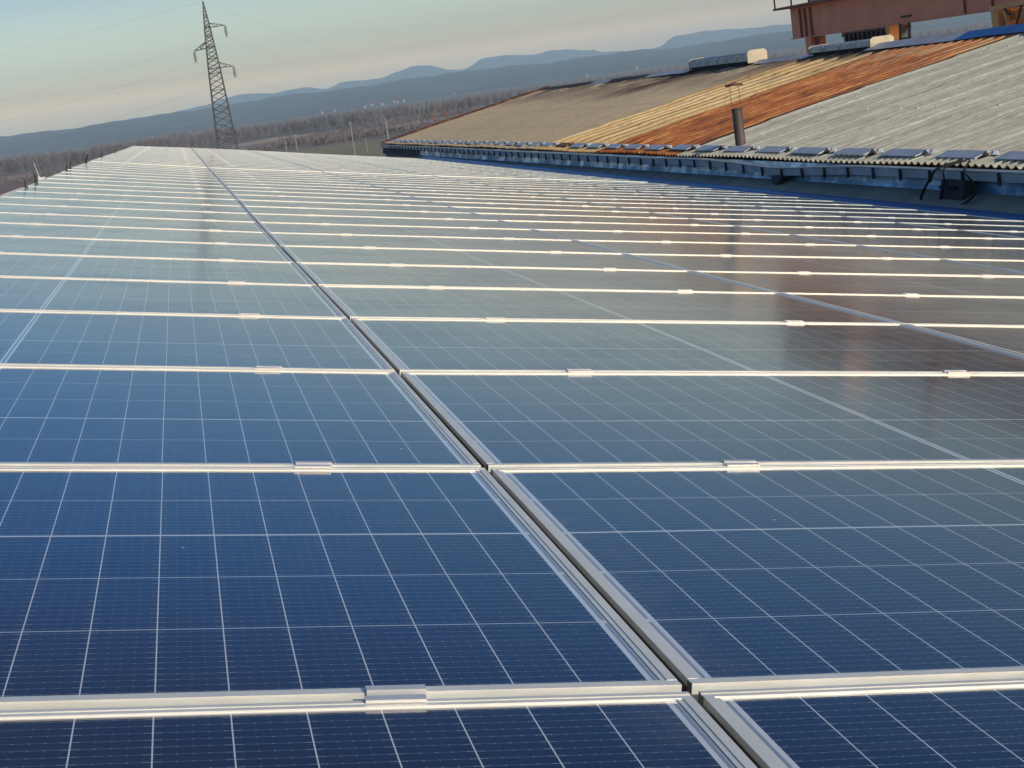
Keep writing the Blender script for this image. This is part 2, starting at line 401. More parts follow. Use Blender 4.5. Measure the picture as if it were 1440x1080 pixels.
def streaky(name, cols, along=(.25, 6, 1), rough=.8, extra=None, bump=.2, sharp=(.32, .5, .68)):
    t = NT(name); v = t.coord(along); f = t.noise(v, 1.6, 6, .6); w = t.coord(); f2 = t.noise(w, 7, 6, .7)
    c = t.ramp(f, list(zip(sharp, cols)))
    c = t.mix(t.math('MULTIPLY', t.ramp(f2, [(.4, 0.0), (.72, 1.0)]), .6), c, tuple(x * .62 for x in cols[0]))
    if extra: c = extra(t, c)
    t.base(c); t.set(Roughness=rough); t.bump(f2, bump); return t.m
def lichen_lines(t, c):           # pale lichen lines down the slope
    l = t.noise(t.coord((.12, 14, 1)), 2.2, 3, .5)
    c = t.mix(t.math('MULTIPLY', t.ramp(l, [(.60, 0.0), (.68, 1.0)]), .55), c, (.62, .54, .38))
    return c
M['tan'] = streaky('weathered_tan_cement', [(.22, .185, .14), (.27, .23, .175), (.31, .265, .20)], extra=None)
def grime_and_shadow(t, c):
    n1 = t.noise(t.coord((.5, .35, 1)), 1.1, 5, .65, .6)
    g = t.n('ShaderNodeSeparateXYZ'); t.L(t.coord(), g.inputs[0])
    up = t.math('MULTIPLY', t.math('ADD', g.outputs[0], 3.4), .42, clamp=True)
    c = t.mix(t.math('MULTIPLY', up, t.ramp(n1, [(.38, 0.0), (.54, .88)])), c, (.075, .052, .042))
    # farther ventilator's cast shadow and runoff stain, painted as one slanting dark band
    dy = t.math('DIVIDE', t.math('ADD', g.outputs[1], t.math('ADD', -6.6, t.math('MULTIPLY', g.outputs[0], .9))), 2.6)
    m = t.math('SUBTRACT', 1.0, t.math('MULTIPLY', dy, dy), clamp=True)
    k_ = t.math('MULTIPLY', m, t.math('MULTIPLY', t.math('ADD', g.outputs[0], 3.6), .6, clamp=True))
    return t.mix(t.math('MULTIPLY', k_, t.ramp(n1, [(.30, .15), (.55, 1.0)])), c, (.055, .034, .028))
M['tan'] = streaky('weathered_tan_cement', [(.35, .275, .185), (.43, .34, .225), (.48, .385, .26)], extra=grime_and_shadow)
M['cream'] = streaky('faded_yellow_sheet', [(.47, .29, .115), (.62, .42, .19), (.70, .50, .27)], along=(.12, 4, 1), extra=lambda t, c: grime_and_shadow(t, t.mix(t.math('MULTIPLY', t.math('LESS_THAN', t.math('ABSOLUTE', t.math('ADD',
    t.math('ADD', (lambda s_: (t.L(t.coord(), s_.inputs[0]), s_.outputs[1])[1])(t.n('ShaderNodeSeparateXYZ')), t.math('MULTIPLY', t.noise(t.coord(), .8, 4), .25)), 4.0)), .13), .7), c, (.22, .13, .05))))
M['rust'] = streaky('rusted_steel_sheet', [(.10, .025, .009), (.36, .105, .022), (.62, .28, .085)], along=(.5, 5, 1), extra=lambda t, c: t.mix(
    t.math('MULTIPLY', t.math('MULTIPLY', t.math('ADD', (lambda s: (t.L(t.coord(), s.inputs[0]), s.outputs[0])[1])(t.n('ShaderNodeSeparateXYZ')), 3.2), .4, clamp=True),
           t.ramp(t.noise(t.coord((1, 3, 1)), 2, 5), [(.42, 0.0), (.6, .8)])), c, (.36, .27, .16)))
M['grey'] = streaky('grey_fibre_cement', [(.33, .315, .25), (.45, .425, .345), (.56, .53, .43)], along=(.3, 8, 1), extra=lichen_lines)
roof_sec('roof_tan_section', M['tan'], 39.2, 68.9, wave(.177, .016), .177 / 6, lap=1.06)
roof_sec('roof_yellow_section', M['cream'], 33.25, 39.18, wave(.85, .045, 'trap'), .85 / 46)
roof_sec('roof_rusty_section', M['rust'], 27.75, 33.23, wave(.42, .045, 'trap'), .42 / 30)
roof_sec('roof_grey_section', M['grey'], 4.0, 27.73, grey_wave, .0148)
b = MB(); rr_ = random.Random(3)
sm_ = simple('pale_sealed_screw', (.5, .49, .45), .5, .2)
for xs in (10.6, 14.1):
    yy = 7.2
    while yy < 27.5:
        yr = (math.floor(yy / .62) + .5) * .62
        if rr_.random() < .8: b = MB(); c0 = Vector(Q(xs + rr_.uniform(-.03, .03), yr, zroof(xs, yr) + .018)); b.tube([c0, c0 + Vector((0, 0, .026))], [.034, .018], 6); b.build('screw_head', sm_, hall)
        yy += .62
b = sheet(6, 40, lambda a, q: Q(XR + 7 * a, 4 + 64.9 * q, zroof(XR, 4 + 64.9 * q) - KS * 7 * a - .01)); b.build('roof_back_slope', M['grey'], hall)
# ridge caps: grey, pale flashing and a blue length
M['cap'] = simple('galvanised_ridge_cap', (.42, .43, .45), .5, .3, .2, 2)
def ridge(Y0, Y1, mat, w=.32, h=.06, name='ridge_cap'):
    b = MB(); n = max(2, int((Y1 - Y0) / .9))
    for i in range(n):
        a, c = Y0 + (Y1 - Y0) * i / n, Y0 + (Y1 - Y0) * (i + 1) / n + .03
        dz = rnd.uniform(-.008, .008); pr = [(-w, -.035 + dz), (-w * .25, h + dz), (w * .25, h + dz), (w, -.035 + dz)]
        for (xa, za), (xb, zb_) in zip(pr, pr[1:]):
            b.quad(Q(XR + xa, a, zroof(XR, a) + za), Q(XR + xb, a, zroof(XR, a) + zb_), Q(XR + xb, c, zroof(XR, c) + zb_), Q(XR + xa, c, zroof(XR, c) + za))
    return b.build(name, mat, hall)
M['darkcap_and_shade'] = simple('dark_felt_and_shade', (.03, .028, .026), .9, 0, .3)
ridge(60, 68.6, M['darkcap_and_shade']); ridge(57.5, 60, M['cap']); ridge(52.5, 57.5, M['darkcap_and_shade']); ridge(47.9, 52.5, M['cap'], .4); ridge(41, 42.3, M['cap']); ridge(38.3, 41, M['cap'], .3, .05)
ridge(30.3, 34.6, M['cap'], .5, .09)
b = ridge(8, 30.3, M['blue'], .5, .10); b['label'] = 'bright blue ridge capping'
# ridge ventilators
M['ventgrey'] = streaky('galvanised_ventilator', [(.30, .31, .30), (.46, .47, .46), (.66, .66, .63)], along=(3, 3, 3), rough=.45)
M['ventend'] = simple('cream_end_plate', (.40, .35, .25), .6, 0, .15, 4)
M['dark'] = simple('dark_opening', (.02, .02, .02), .9, 0, .2)
def ventilator(Y0, Y1, lb, kz=1.0):
    xm = XR - .05; zc = zroof(XR, (Y0 + Y1) / 2)
    e = link(bpy.data.objects.new('ridge_ventilator', None), hall); e.location = Q(xm, (Y0 + Y1) / 2, zc); e['label'] = lb
    h = (Y1 - Y0) / 2
    n = max(3, int((Y1 - Y0) / .85)); b = MB()
    for i in range(n):
        a = -h + 2 * h * i / n; c = -h + 2 * h * (i + 1) / n - .02
        pr = [(xq, zq * kz) for xq, zq in [(-.27, .08), (-.26, .25), (-.19, .31), (.19, .31), (.26, .25), (.27, .08)]]
        for (xa, za), (xb, zb_) in zip(pr, pr[1:]): b.quad((xa, a, za), (xb, a, zb_), (xb, c, zb_), (xa, c, za))
        b.box(-.285, -.265, a - .02, a + .02, .07 * kz, .26 * kz)
    b.build('hood', M['ventgrey'], e)
    b = MB(); b.box(-.19, .19, -h + .05, h - .05, -.14, .28 * kz); b.build('throat', M['dark'], e)
    for yy in (-h - .03, h):
        b = MB()
        tp = (1.08 if yy < 0 else .98) * kz
        g = [(-.28, yy, .02), (.28, yy, .02), (.28, yy, .27 * tp), (.21, yy, .335 * tp), (-.21, yy, .335 * tp), (-.28, yy, .27 * tp)]
        n0 = len(b.v); b.v += g + [(p[0], p[1] + .03, p[2]) for p in g]
        b.f += [tuple(range(n0, n0 + 6)), tuple(range(n0 + 11, n0 + 5, -1))] + [(n0 + i, n0 + (i + 1) % 6, n0 + 6 + (i + 1) % 6, n0 + 6 + i) for i in range(6)]
        b.build('end_plate', M['ventend'], e)
ventilator(42.6, 47.7, 'farther ridge ventilator'); ventilator(34.6, 38.2, 'nearer ridge ventilator under the crane', .68)
# gable verge of rusty flashing
M['rustedge'] = streaky('rusty_verge', [(.05, .014, .010), (.15, .045, .022), (.38, .24, .14)], along=(2, 2, 2))
b = MB(); n = 9
for i in range(n):
    X0 = XE - .1 + (XR - XE + .2) * i / n; X1 = XE - .1 + (XR - XE + .2) * (i + 1) / n + .05; dz = rnd.uniform(0, .03)
    b.hexa([Q(X0, 68.7, zroof(X0, 68.8) - .05 + dz), Q(X1, 68.7, zroof(X1, 68.8) - .05 + dz), Q(X1, 68.98, zroof(X1, 68.8) - .05 + dz), Q(X0, 68.98, zroof(X0, 68.8) - .05 + dz),
            Q(X0, 68.7, zroof(X0, 68.8) + .045 + dz), Q(X1, 68.7, zroof(X1, 68.8) + .045 + dz), Q(X1, 68.98, zroof(X1, 68.8) + .09 + dz), Q(X0, 68.98, zroof(X0, 68.8) + .09 + dz)])
b.build('verge', M['rustedge'], hall)
# eave plates (folded strips bent over the sheet ends)
M['plate'] = simple('bluish_eave_plate', (.46, .48, .52), .5, .3, .15, 5)
Ys = 6.3; k = 0
while Ys < 68:
    L_ = 1.02 + rnd.uniform(-.04, .04); skew = rnd.uniform(-.02, .02)
    X0, X1 = XE + .15 + skew, XE + .33 + skew; e = MB()
    def pz(X, Y, d): return zroof(X, Y) + d
    e.hexa([Q(X0, Ys, pz(X0, Ys, .030)), Q(X1, Ys, pz(X1, Ys, .050)), Q(X1, Ys + L_, pz(X1, Ys + L_, .050)), Q(X0, Ys + L_, pz(X0, Ys + L_, .030)),
            Q(X0, Ys, pz(X0, Ys, .040)), Q(X1, Ys, pz(X1, Ys, .062)), Q(X1, Ys + L_, pz(X1, Ys + L_, .062)), Q(X0, Ys + L_, pz(X0, Ys + L_, .040))])
    nf = len(e.f)
    for (ya_, yb_) in ((Ys - .03, Ys),):       # dark triangle added as the shade inside the open end
        n0 = len(e.v); e.v += [Q(X0, ya_, pz(X0, Ys, -.01)), Q(X1, ya_, pz(X1, Ys, -.01)), Q(X1 - .05, ya_, pz(X1, Ys, .06)), Q(X0, yb_, pz(X0, Ys, -.01)), Q(X1, yb_, pz(X1, Ys, -.01)), Q(X1 - .05, yb_, pz(X1, Ys, .06))]
        e.f += [(n0, n0 + 2, n0 + 1), (n0 + 3, n0 + 4, n0 + 5), (n0, n0 + 1, n0 + 4, n0 + 3), (n0 + 1, n0 + 2, n0 + 5, n0 + 4), (n0 + 2, n0, n0 + 3, n0 + 5)]
    nl = len(e.f); c0 = Vector(Q(X1 - .02, Ys - .16, pz(X1, Ys, .02))); e.tube([c0, c0 + Vector((.01, 0, .045))], [.05, .03], 6)
    o = e.build('eave_plate', M['rustedge'] if 35.6 < Ys < 37.1 else M['plate'], hall); o.data.materials.append(M['darkcap_and_shade'])
    for p_ in list(o.data.polygons)[nf:nl]: p_.material_index = 1
    Ys += 1.52; k += 1
# wall, gutter, valley sheets
M['valley'] = NT('dull_blue_sheet'); t = M['valley']; v = t.coord((1, .6, 1)); f = t.noise(v, 2.2, 5, .6, .4)
t.base(t.ramp(f, [(.35, (.08, .15, .22)), (.50, (.15, .25, .35)), (.62, (.50, .60, .68))])); t.set(Roughness=t.ramp(f, [(.4, .5), (.65, .25)]), Metallic=.3); M['valley'] = t.m
M['valley2'] = simple('grey_green_valley_sheet', (.25, .26, .22), .6, .2, .25, 2)
M['gutter'] = simple('bluish_zinc_gutter', (.56, .58, .56), .5, .3, .2, 2)
M['darkband'] = simple('dark_valley_lining', (.03, .035, .04), .8, 0, .3, 3)
zv = lambda Y: zeave(Y)
GR = [(4, -1.57), (15.2, -1.608), (19.5, -1.641), (22.2, -1.73), (24.08, -1.686), (25.8, -1.667), (28.5, -1.70), (34.2, -1.72), (37.7, -1.742), (65, -1.86), (69, -1.88)]
gz = lambda Y: lerp_tab(GR, Y)
NY = 130
def strip(name, mat, pts, Y0=4, Y1=52, extra=None, ny=NY):
    fn = lambda a, q: Q(*((lambda Y, i: (pts[i][0], Y, pts[i][1](Y) if callable(pts[i][1]) else pts[i][1]))(Y0 + (Y1 - Y0) * q, round(a * (len(pts) - 1)))))
    return sheet(len(pts) - 1, ny, fn).build(name, mat, hall)
zbf = lambda Y: -1.86 - .0065 * (Y - 15.4)
strip('valley_lining', M['valley2'], [(7.93, lambda Y: -1.99 - .0035 * (Y - 15)), (8.0, lambda Y: -1.96 - .005 * (Y - 15)), (8.28, zbf)], 4, 58)
strip('valley_upstand', M['valley'], [(8.28, zbf), (8.30, lambda Y: zbf(Y) + .05), (8.35, lambda Y: zv(Y) - .03)], 4, 58)
strip('wall_lining', M['darkband'], [(8.30, lambda Y: zv(Y) - .4), (8.36, lambda Y: zv(Y) - .02)], 58, 68.9, ny=10)
b = MB(); Y = 4.0
while Y < 68.5:
    Y2 = min(Y + .5, 68.9)
    ring = lambda Y_: [(8.20, Y_, gz(Y_)), (8.205, Y_, gz(Y_) - .012), (8.19, Y_, gz(Y_) - .015), (8.20, Y_, gz(Y_) - .105), (8.215, Y_, gz(Y_) - .11), (8.33, Y_, gz(Y_) - .115), (8.335, Y_, gz(Y_))]
    ra, rb = ring(Y), ring(Y2)
    for i in range(6): b.quad(Q(*ra[i]), Q(*rb[i]), Q(*rb[i + 1]), Q(*ra[i + 1]))
    Y = Y2
g_ = b.build('gutter', M['gutter'], hall); g_['label'] = 'long hung gutter below the sheet ends'
b = MB(); Y = 4.0
while Y < 68.7:
    Y2 = min(Y + .8, 68.9); b.bar(Q(8.185, Y, gz(Y) + .002), Q(8.185, Y2, gz(Y2) + .002), .022, .014); Y = Y2
b.build('gutter_lip', M['cap'], g_)
Y = 7.0; k = 0
while Y < 66:
    b = MB(); b.hexa([Q(8.165, Y - .014, gz(Y) - .14), Q(8.195, Y - .014, gz(Y) - .14), Q(8.195, Y + .014, gz(Y) - .14), Q(8.165, Y + .014, gz(Y) - .14),
                      Q(8.165, Y - .014, gz(Y) - .005), Q(8.195, Y - .014, gz(Y) - .005), Q(8.195, Y + .014, gz(Y) - .005), Q(8.165, Y + .014, gz(Y) - .005)])
    b.build('gutter_bracket', M['darkband'], g_); Y += .79 + rnd.uniform(-.02, .02); k += 1
b = MB(); b.box(8.37 - HO.x, 8.55 - HO.x, 4 - HO.y, 68.7 - HO.y, 0.02, -2.15 + H)
for yy in (4.0, 68.5): b.box(8.56 - HO.x, 22.3 - HO.x, yy - HO.y, yy + .2 - HO.y, 0.02, -2.6 + H if yy < 10 else -2.7 + H)
b.box(22.32 - HO.x, 22.5 - HO.x, 4 - HO.y, 68.7 - HO.y, 0.02, -2.4 + H)
b.build('wall', simple('dirty_factory_wall', (.20, .18, .16), .9, 0, .3, .8), hall)
b = MB(); b.hexa([Q(8.4, 68.5, -3), Q(22, 68.5, -3), Q(22, 68.7, -3), Q(8.4, 68.7, -3), Q(8.4, 68.5, -1.9), Q(15.5, 68.5, -.65), Q(15.5, 68.7, -.65), Q(8.4, 68.7, -1.9)])
b.build('gable', M['darkband'], hall)
# a dark box drain with loops of cable, and the leaning outlet bracket at the gutter's low point
b = MB(); b.hexa([Q(8.10, 16.45, -2.0), Q(8.26, 16.45, -2.0), Q(8.26, 17.0, -2.0), Q(8.10, 17.0, -2.0), Q(8.14, 16.4, -1.72), Q(8.30, 16.4, -1.72), Q(8.30, 16.95, -1.72), Q(8.14, 16.95, -1.72)])
b.build('drain_box', M['darkband'], hall)
b = MB(); b.hexa([Q(8.12, 22.05, -1.95), Q(8.22, 22.05, -1.95), Q(8.22, 22.2, -1.95), Q(8.12, 22.2, -1.95), Q(8.14, 21.9, -1.83), Q(8.26, 21.9, -1.83), Q(8.26, 22.35, -1.83), Q(8.14, 22.35, -1.83)])
b.build('gutter_outlet', M['darkband'], g_)
def cable(pts, r, lb):
    P0 = [Vector((x, y, z + H)) for x, y, z in pts]; out = []
    for i in range(len(P0) - 1):
        a = P0[max(i - 1, 0)]; p = P0[i]; q_ = P0[i + 1]; d = P0[min(i + 2, len(P0) - 1)]
        for k in range(5):
            s = k / 5; out.append(.5 * ((2 * p) + (q_ - a) * s + (2 * a - 5 * p + 4 * q_ - d) * s * s + (3 * p - a - 3 * q_ + d) * s ** 3))
    out.append(P0[-1]); b = MB(); b.tube(out, r, 6); o = b.build('cable', M['ties'], smooth=True)
    tag(o, lb, 'cable', 'black cables hanging over the gutter')
cable([(8.42, 16.95, -1.55), (8.16, 17.05, -1.60), (8.10, 17.2, -1.75), (8.07, 17.35, -1.92), (8.02, 17.25, -2.0), (7.9, 17.1, -1.99)], .017, 'leftmost thick black cable looping from the eave into the valley')
cable([(8.42, 16.88, -1.55), (8.15, 16.86, -1.59), (8.12, 16.85, -1.75), (8.08, 16.95, -1.97), (7.9, 16.9, -1.99)], .010, 'thin straight black cable hanging in front of the drain box')
cable([(8.42, 16.8, -1.55), (8.15, 16.4, -1.62), (8.11, 16.1, -1.75), (8.08, 16.08, -1.85), (8.03, 16.4, -1.98), (7.9, 16.6, -1.99)], .013, 'right black cable bowing outwards beside the drain box')
cable([(8.13, 16.99, -1.80), (8.09, 16.75, -1.80), (8.11, 16.55, -1.79)], .016, 'short black cable stub crossing the drain box')
# stove pipe with its two stay wires and small burnt hood
M['pipe'] = streaky('sooty_brown_pipe', [(.055, .036, .030), (.09, .060, .052), (.13, .095, .085)], along=(4, 4, 1), rough=.5)
pipe = tag(empty('stovepipe', (8.92, 25.72, zroof(8.92, 25.72) + H)), 'brown stovepipe standing by the eave of the grey roof section', 'stovepipe')
b = MB(); n = 20; rr = .085
b.tube([(0, 0, -.1), (0, 0, .30), (0, 0, .60)], rr, 20); b.build('flue', M['pipe'], pipe, smooth=False)
b = MB(); b.tube([(0, 0, .58), (0, 0, .607)], rr + .006, 20); b.build('collar', M['darkband'], pipe)
b = MB(); b.tube([(-.075, 0, .66), (-.085, 0, .98)], .004, 5); b.tube([(.075, 0, .66), (.065, 0, .98)], .004, 5); b.build('cap_stay', M['ties'], pipe)
b = MB()
for k in range(8):
    a0, a1 = k / 8 * 2 * math.pi, (k + 1) / 8 * 2 * math.pi; r1 = .15 + .02 * math.sin(k * 2.1); r2 = .15 + .02 * math.sin((k + 1) * 2.1)
    z1_ = .985 + .012 * math.sin(k * 1.7); z2_ = .985 + .012 * math.sin((k + 1) * 1.7)
    b.tri((0, 0, 1.03), (r1 * math.cos(a0), r1 * math.sin(a0), z1_), (r2 * math.cos(a1), r2 * math.sin(a1), z2_)); b.tri((0, 0, 1.015), (r2 * math.cos(a1), r2 * math.sin(a1), z2_ - .01), (r1 * math.cos(a0), r1 * math.sin(a0), z1_ - .01))
b.build('rain_cap', M['rustedge'], pipe)

# ------------------------------------------------------------------ gantry crane behind the ridge
M['crane'] = simple('brown_crane_paint', (.70, .25, .13), .55, 0, .12, 1.0)
M['crane_dk'] = simple('dark_red_brown_paint', (.17, .05, .03), .6, 0, .2, 2)
M['orange'] = simple('faded_orange_paint', (.66, .34, .13), .55, 0, .12, 1.5)
M['iron'] = simple('dark_iron', (.03, .028, .028), .6, .2, .3, 4)
CXX = 26.0
crane = tag(empty('gantry_crane', (CXX, 50, 0)), 'brown and orange gantry crane girder rising behind the factory ridge', 'crane')
def cb(b, x0, x1, y0, y1, z0, z1): b.box(x0 - CXX, x1 - CXX, y0 - 50, y1 - 50, z0 + H, z1 + H)
Z0, Z1 = .09, 1.33
b = MB(); cb(b, 26, 27.1, 22, 66.85, Z0, Z1); cb(b, 25.93, 27.17, 22, 66.95, Z0 - .04, Z0 - .002); b.build('girder', M['crane'], crane)
b = MB()
for yy in (65.75, 65.2, 64.6): cb(b, 25.93, 25.998, yy - .05, yy + .05, Z0, Z1 - .08)
for k in range(12): cb(b, 25.95, 25.998, 51.2 - k * 1.9, 51.3 - k * 1.9, Z0, Z1 - .08) if k in (0, 1) else None
b.build('stiffener', M['crane_dk'], crane)
b = MB(); cb(b, 25.45, 27.3, 22, 67.4, Z1 + .002, Z1 + .09); b.build('walkway', M['crane_dk'], crane)
b = MB(); cb(b, 25.5, 25.56, 22, 67.35, Z1 + 1.1, Z1 + 1.15)
for k in range(24): cb(b, 25.5, 25.55, 67.3 - 1.9 * k, 67.36 - 1.9 * k, Z1 + .09, Z1 + 1.1)
cb(b, 25.5, 27.2, 67.3, 67.35, Z1 + 1.1, Z1 + 1.15)
b.build('handrail', M['iron'], crane)
b = MB(); cb(b, 25.95, 27.0, 58.2, 64.6, Z1 + .10, Z1 + 1.7); cb(b, 25.95, 27.0, 26, 58.18, Z1 + .1, Z1 + 1.25); b.build('machinery_house', simple('pale_brown_paint', (.78, .42, .26), .6, 0, .12, 1), crane)
b = MB(); cb(b, 25.8, 25.94, 50.2, 50.9, Z1 + .1, Z1 + 2.0); cb(b, 25.8, 25.94, 60.2, 60.5, Z1 + .1, Z1 + 2.2); b.build('mast_post', M['orange'], crane)
def leg(y0, y1, x0, x1, mat, nm='leg', z1=Z0 - .045, z0=-H):
    b = MB(); w = .0
    b.hexa([(x0 - CXX, y0 - 50, z0 + H), (x1 - CXX, y0 - 50, z0 + H), (x1 - CXX, y1 - 50, z0 + H), (x0 - CXX, y1 - 50, z0 + H),
            (x0 - CXX, y0 - 50 - w, z1 + H), (x1 - CXX, y0 - 50 - w, z1 + H), (x1 - CXX, y1 - 50, z1 + H), (x0 - CXX, y1 - 50, z1 + H)])
    return b.build(nm, mat, crane)
leg(64.9, 65.5, 26.0, 26.5, M['crane']); leg(64.3, 64.85, 26.15, 26.4, M['crane_dk'], z0=-.9)
leg(57.3, 57.6, 26.0, 26.5, M['orange']); leg(49.1, 49.55, 26.0, 27.4, M['orange'])
b = MB(); cb(b, 26.05, 26.9, 57.65, 61.6, -.42, Z0 - .045)
for k in range(9):
    y = 57.75 + k * .42; cb(b, 25.9, 26.04, y, y + .12, -.55 + .1 * math.sin(k * 2), -.03)
cb(b, 25.95, 26.9, 57.65, 61.6, -.62, -.50)
b.build('drive_gear', M['iron'], crane)
b = MB(); cb(b, 26.01, 26.9, 57.62, 61.7, -.14, Z0 - .046); b.build('bracket_plate', M['crane_dk'], crane)
b = MB(); cb(b, 26.3, 28, 46.2, 48.55, -.75, -.02); b.hexa([(0 - .02, 49.3 - 50, H - .70), (1.1, 49.3 - 50, H - .70), (1.1, 49.55 - 50, H - .7), (0 - .02, 49.55 - 50, H - .7), (-.02, 48.0 - 50, H - .30), (1.1, 48 - 50, H - .30), (1.1, 48.2 - 50, H - .3), (-.02, 48.2 - 50, H - .3)])
b.bar((-.08, 48.2 - 50, H - .75), (-.08, 48.5 - 50, H + .1), .10); b.bar((-.08, 49.4 - 50, H + .12), (-.08, 46.8 - 50, H + .2), .14)
b.build('end_carriage', M['orange'], crane)
b = MB(); b.bar((-.15, 47.9 - 50, H - .75), (-.1, 47.3 - 50, H + .25), .05); b.bar((-.12, 48.6 - 50, H + .15), (-.12, 48.1 - 50, H - .15), .05); b.build('hose', M['iron'], crane)
b = MB()
la, lc = 56.1, 55.35
for y in (la, lc): b.bar((-.25, y - 50, H - 1.9), (-.05, y - 50 + .1, H + Z0), .08)
for k in range(6): z = -1.6 + k * .38; x = -.25 + .2 * (z + 1.9) / (1.9 + Z0); b.bar((x, la - 50, H + z), (x, lc - 50, H + z), .07)
b.build('ladder', M['iron'], crane)

# ------------------------------------------------------------------ terrain
def azp(az, D): return (D * math.sin(R(az)), D * math.cos(R(az)))
t = NT('winter_plain'); v = t.coord(); f = t.noise(v, .0035, 8, .6, .5); f2 = t.noise(v, .03, 6, .65)
c = t.ramp(f, [(.38, (.115, .085, .075)), (.5, (.17, .135, .115)), (.58, (.24, .20, .155)), (.66, (.13, .115, .09))])
c = t.mix(t.math('MULTIPLY', f2, .6), c, (.10, .078, .072)); t.base(c); t.set(Roughness=.95); M['plain'] = t.m
b = sheet(60, 70, lambda a, q: ((a - .5) * 26000, -400 + 12400 * q * q, 0.0)); o = b.build('ground', M['plain']); tag(o, kind='structure')
def field(name, pts, col, z, var=.18):
    b = MB(); b.v = [(*azp(a, D), z) for a, D in pts]; b.f = [tuple(range(len(pts)))]
    t = NT(name); f = t.noise(t.coord(), .05, 6, .7); f2 = t.noise(t.coord((1, .12, 1)), .5, 3)
    lo = tuple(c * (1 - var) for c in col); hi = tuple(c * (1 + var) for c in col)
    t.base(t.mix(t.math('MULTIPLY', f2, .35), t.ramp(f, [(.35, lo), (.65, hi)]), tuple(c * .75 for c in col))); t.set(Roughness=.95)
    o = b.build(name, t.m); tag(o, kind='structure'); return o
field('green_field', [(2.6, 600), (5.2, 610), (7.4, 585), (14, 560), (25, 420), (25, 300), (2, 300)], (.20, .18, .095), .06)
field('tan_field', [(1.8, 850), (4.4, 880), (5.0, 930), (3.2, 1010), (1.8, 940)], (.36, .27, .20), .05)
field('dry_meadow', [(5.2, 745), (9.5, 800), (10.5, 890), (8.2, 900), (5.6, 810)], (.30, .24, .20), .05)
field('stubble_field', [(-9, 800), (-5.4, 830), (-3.6, 930), (-5.2, 1020), (-9, 1000)], (.30, .21, .16), .05)
field('ploughed_field', [(-9, 560), (-1.5, 560), (-2.4, 760), (-6, 790), (-9, 780)], (.16, .095, .085), .05)

# hills
def crest(tab, az):
    if az <= tab[0][0]: return tab[0][1]
    for (a, ea), (b_, eb) in zip(tab, tab[1:]):
        if az <= b_:
            k = (az - a) / (b_ - a); k = k * k * (3 - 2 * k); return ea + (eb - ea) * k
    return tab[-1][1]
NEAR = [(-60, .42), (-40, .5), (-20, .44), (-10, .52), (-5.63, .504), (-3.33, .439), (-.97, .488), (1.42, .49), (3.85, .56), (5.79, .49), (8.25, .535), (10.71, .51), (13.16, .413), (15.62, .42), (17.55, .31), (19.96, .353), (24, .40), (30, .35), (60, .4)]
FAR = [(-60, .45), (-40, .7), (-20, .5), (-8, .40), (-3, .42), (-.3, .50), (.7, .55), (2.26, .79), (3.39, .70), (4.4, .735), (5.32, .58), (5.83, .748), (7.04, .66), (7.81, .838), (8.31, .94), (8.8, .88), (9.51, .677), (9.99, .586), (10.76, .842), (11.58, .874), (12.5, .75), (13.46, .80), (14.42, .649), (14.9, .48), (16.8, .40), (17.3, .70), (18.2, .743), (19.21, .657), (20.4, .607), (22, .45), (28, .6), (60, .5)]
def hills(name, tab, D0, D1, D2, col, seed):
    r_ = random.Random(seed); ph = [r_.uniform(0, 9) for _ in range(8)]; na, nd = 520, 16
    def fn(a, q):
        az = -60 + 120 * a; q2 = q
        D = D0 + (D1 - D0) * min(1, q2 / .65) if q2 <= .65 else D1 + (D2 - D1) * (q2 - .65) / .35
        zt_ = H + D1 * math.tan(R(crest(tab, az) + .018 * math.sin(az * 3.1 + ph[0]) + .010 * math.sin(az * 8.3 + ph[1]) + .006 * math.sin(az * 21 + ph[2])))
        s = min(1, q2 / .65); s = s * s * (3 - 2 * s)
        if q2 > .65: k = (q2 - .65) / .35; s = 1 - k * k * .95
        rel = 0
        if 0 < s < .98: rel = zt_ * .16 * math.sin(az * 2.3 + D * .004 + ph[3]) * math.sin(az * .9 + D * .002 + ph[4]) * s * (1 - s) * 2
        x, y = azp(az, D); return (x, y, -1.0 + (zt_ + 1) * s + rel)
    t = NT(name + '_woods'); v = t.coord(); f = t.noise(v, .0035, 10, .75, .6); t.base(t.ramp(f, [(.36, tuple(c * .45 for c in col)), (.52, tuple(c * 1.1 for c in col)), (.60, tuple(c * 1.5 for c in col)), (.66, (.12, .11, .09))])); t.set(Roughness=1)
    o = sheet(na, nd, fn).build(name, t.m, smooth=True); tag(o, kind='structure'); return fn
fnear = hills('hills', NEAR, 3400, 6000, 7200, (.045, .050, .055), 3)
hills('mountains', FAR, 8300, 10500, 11600, (.05, .055, .06), 5)

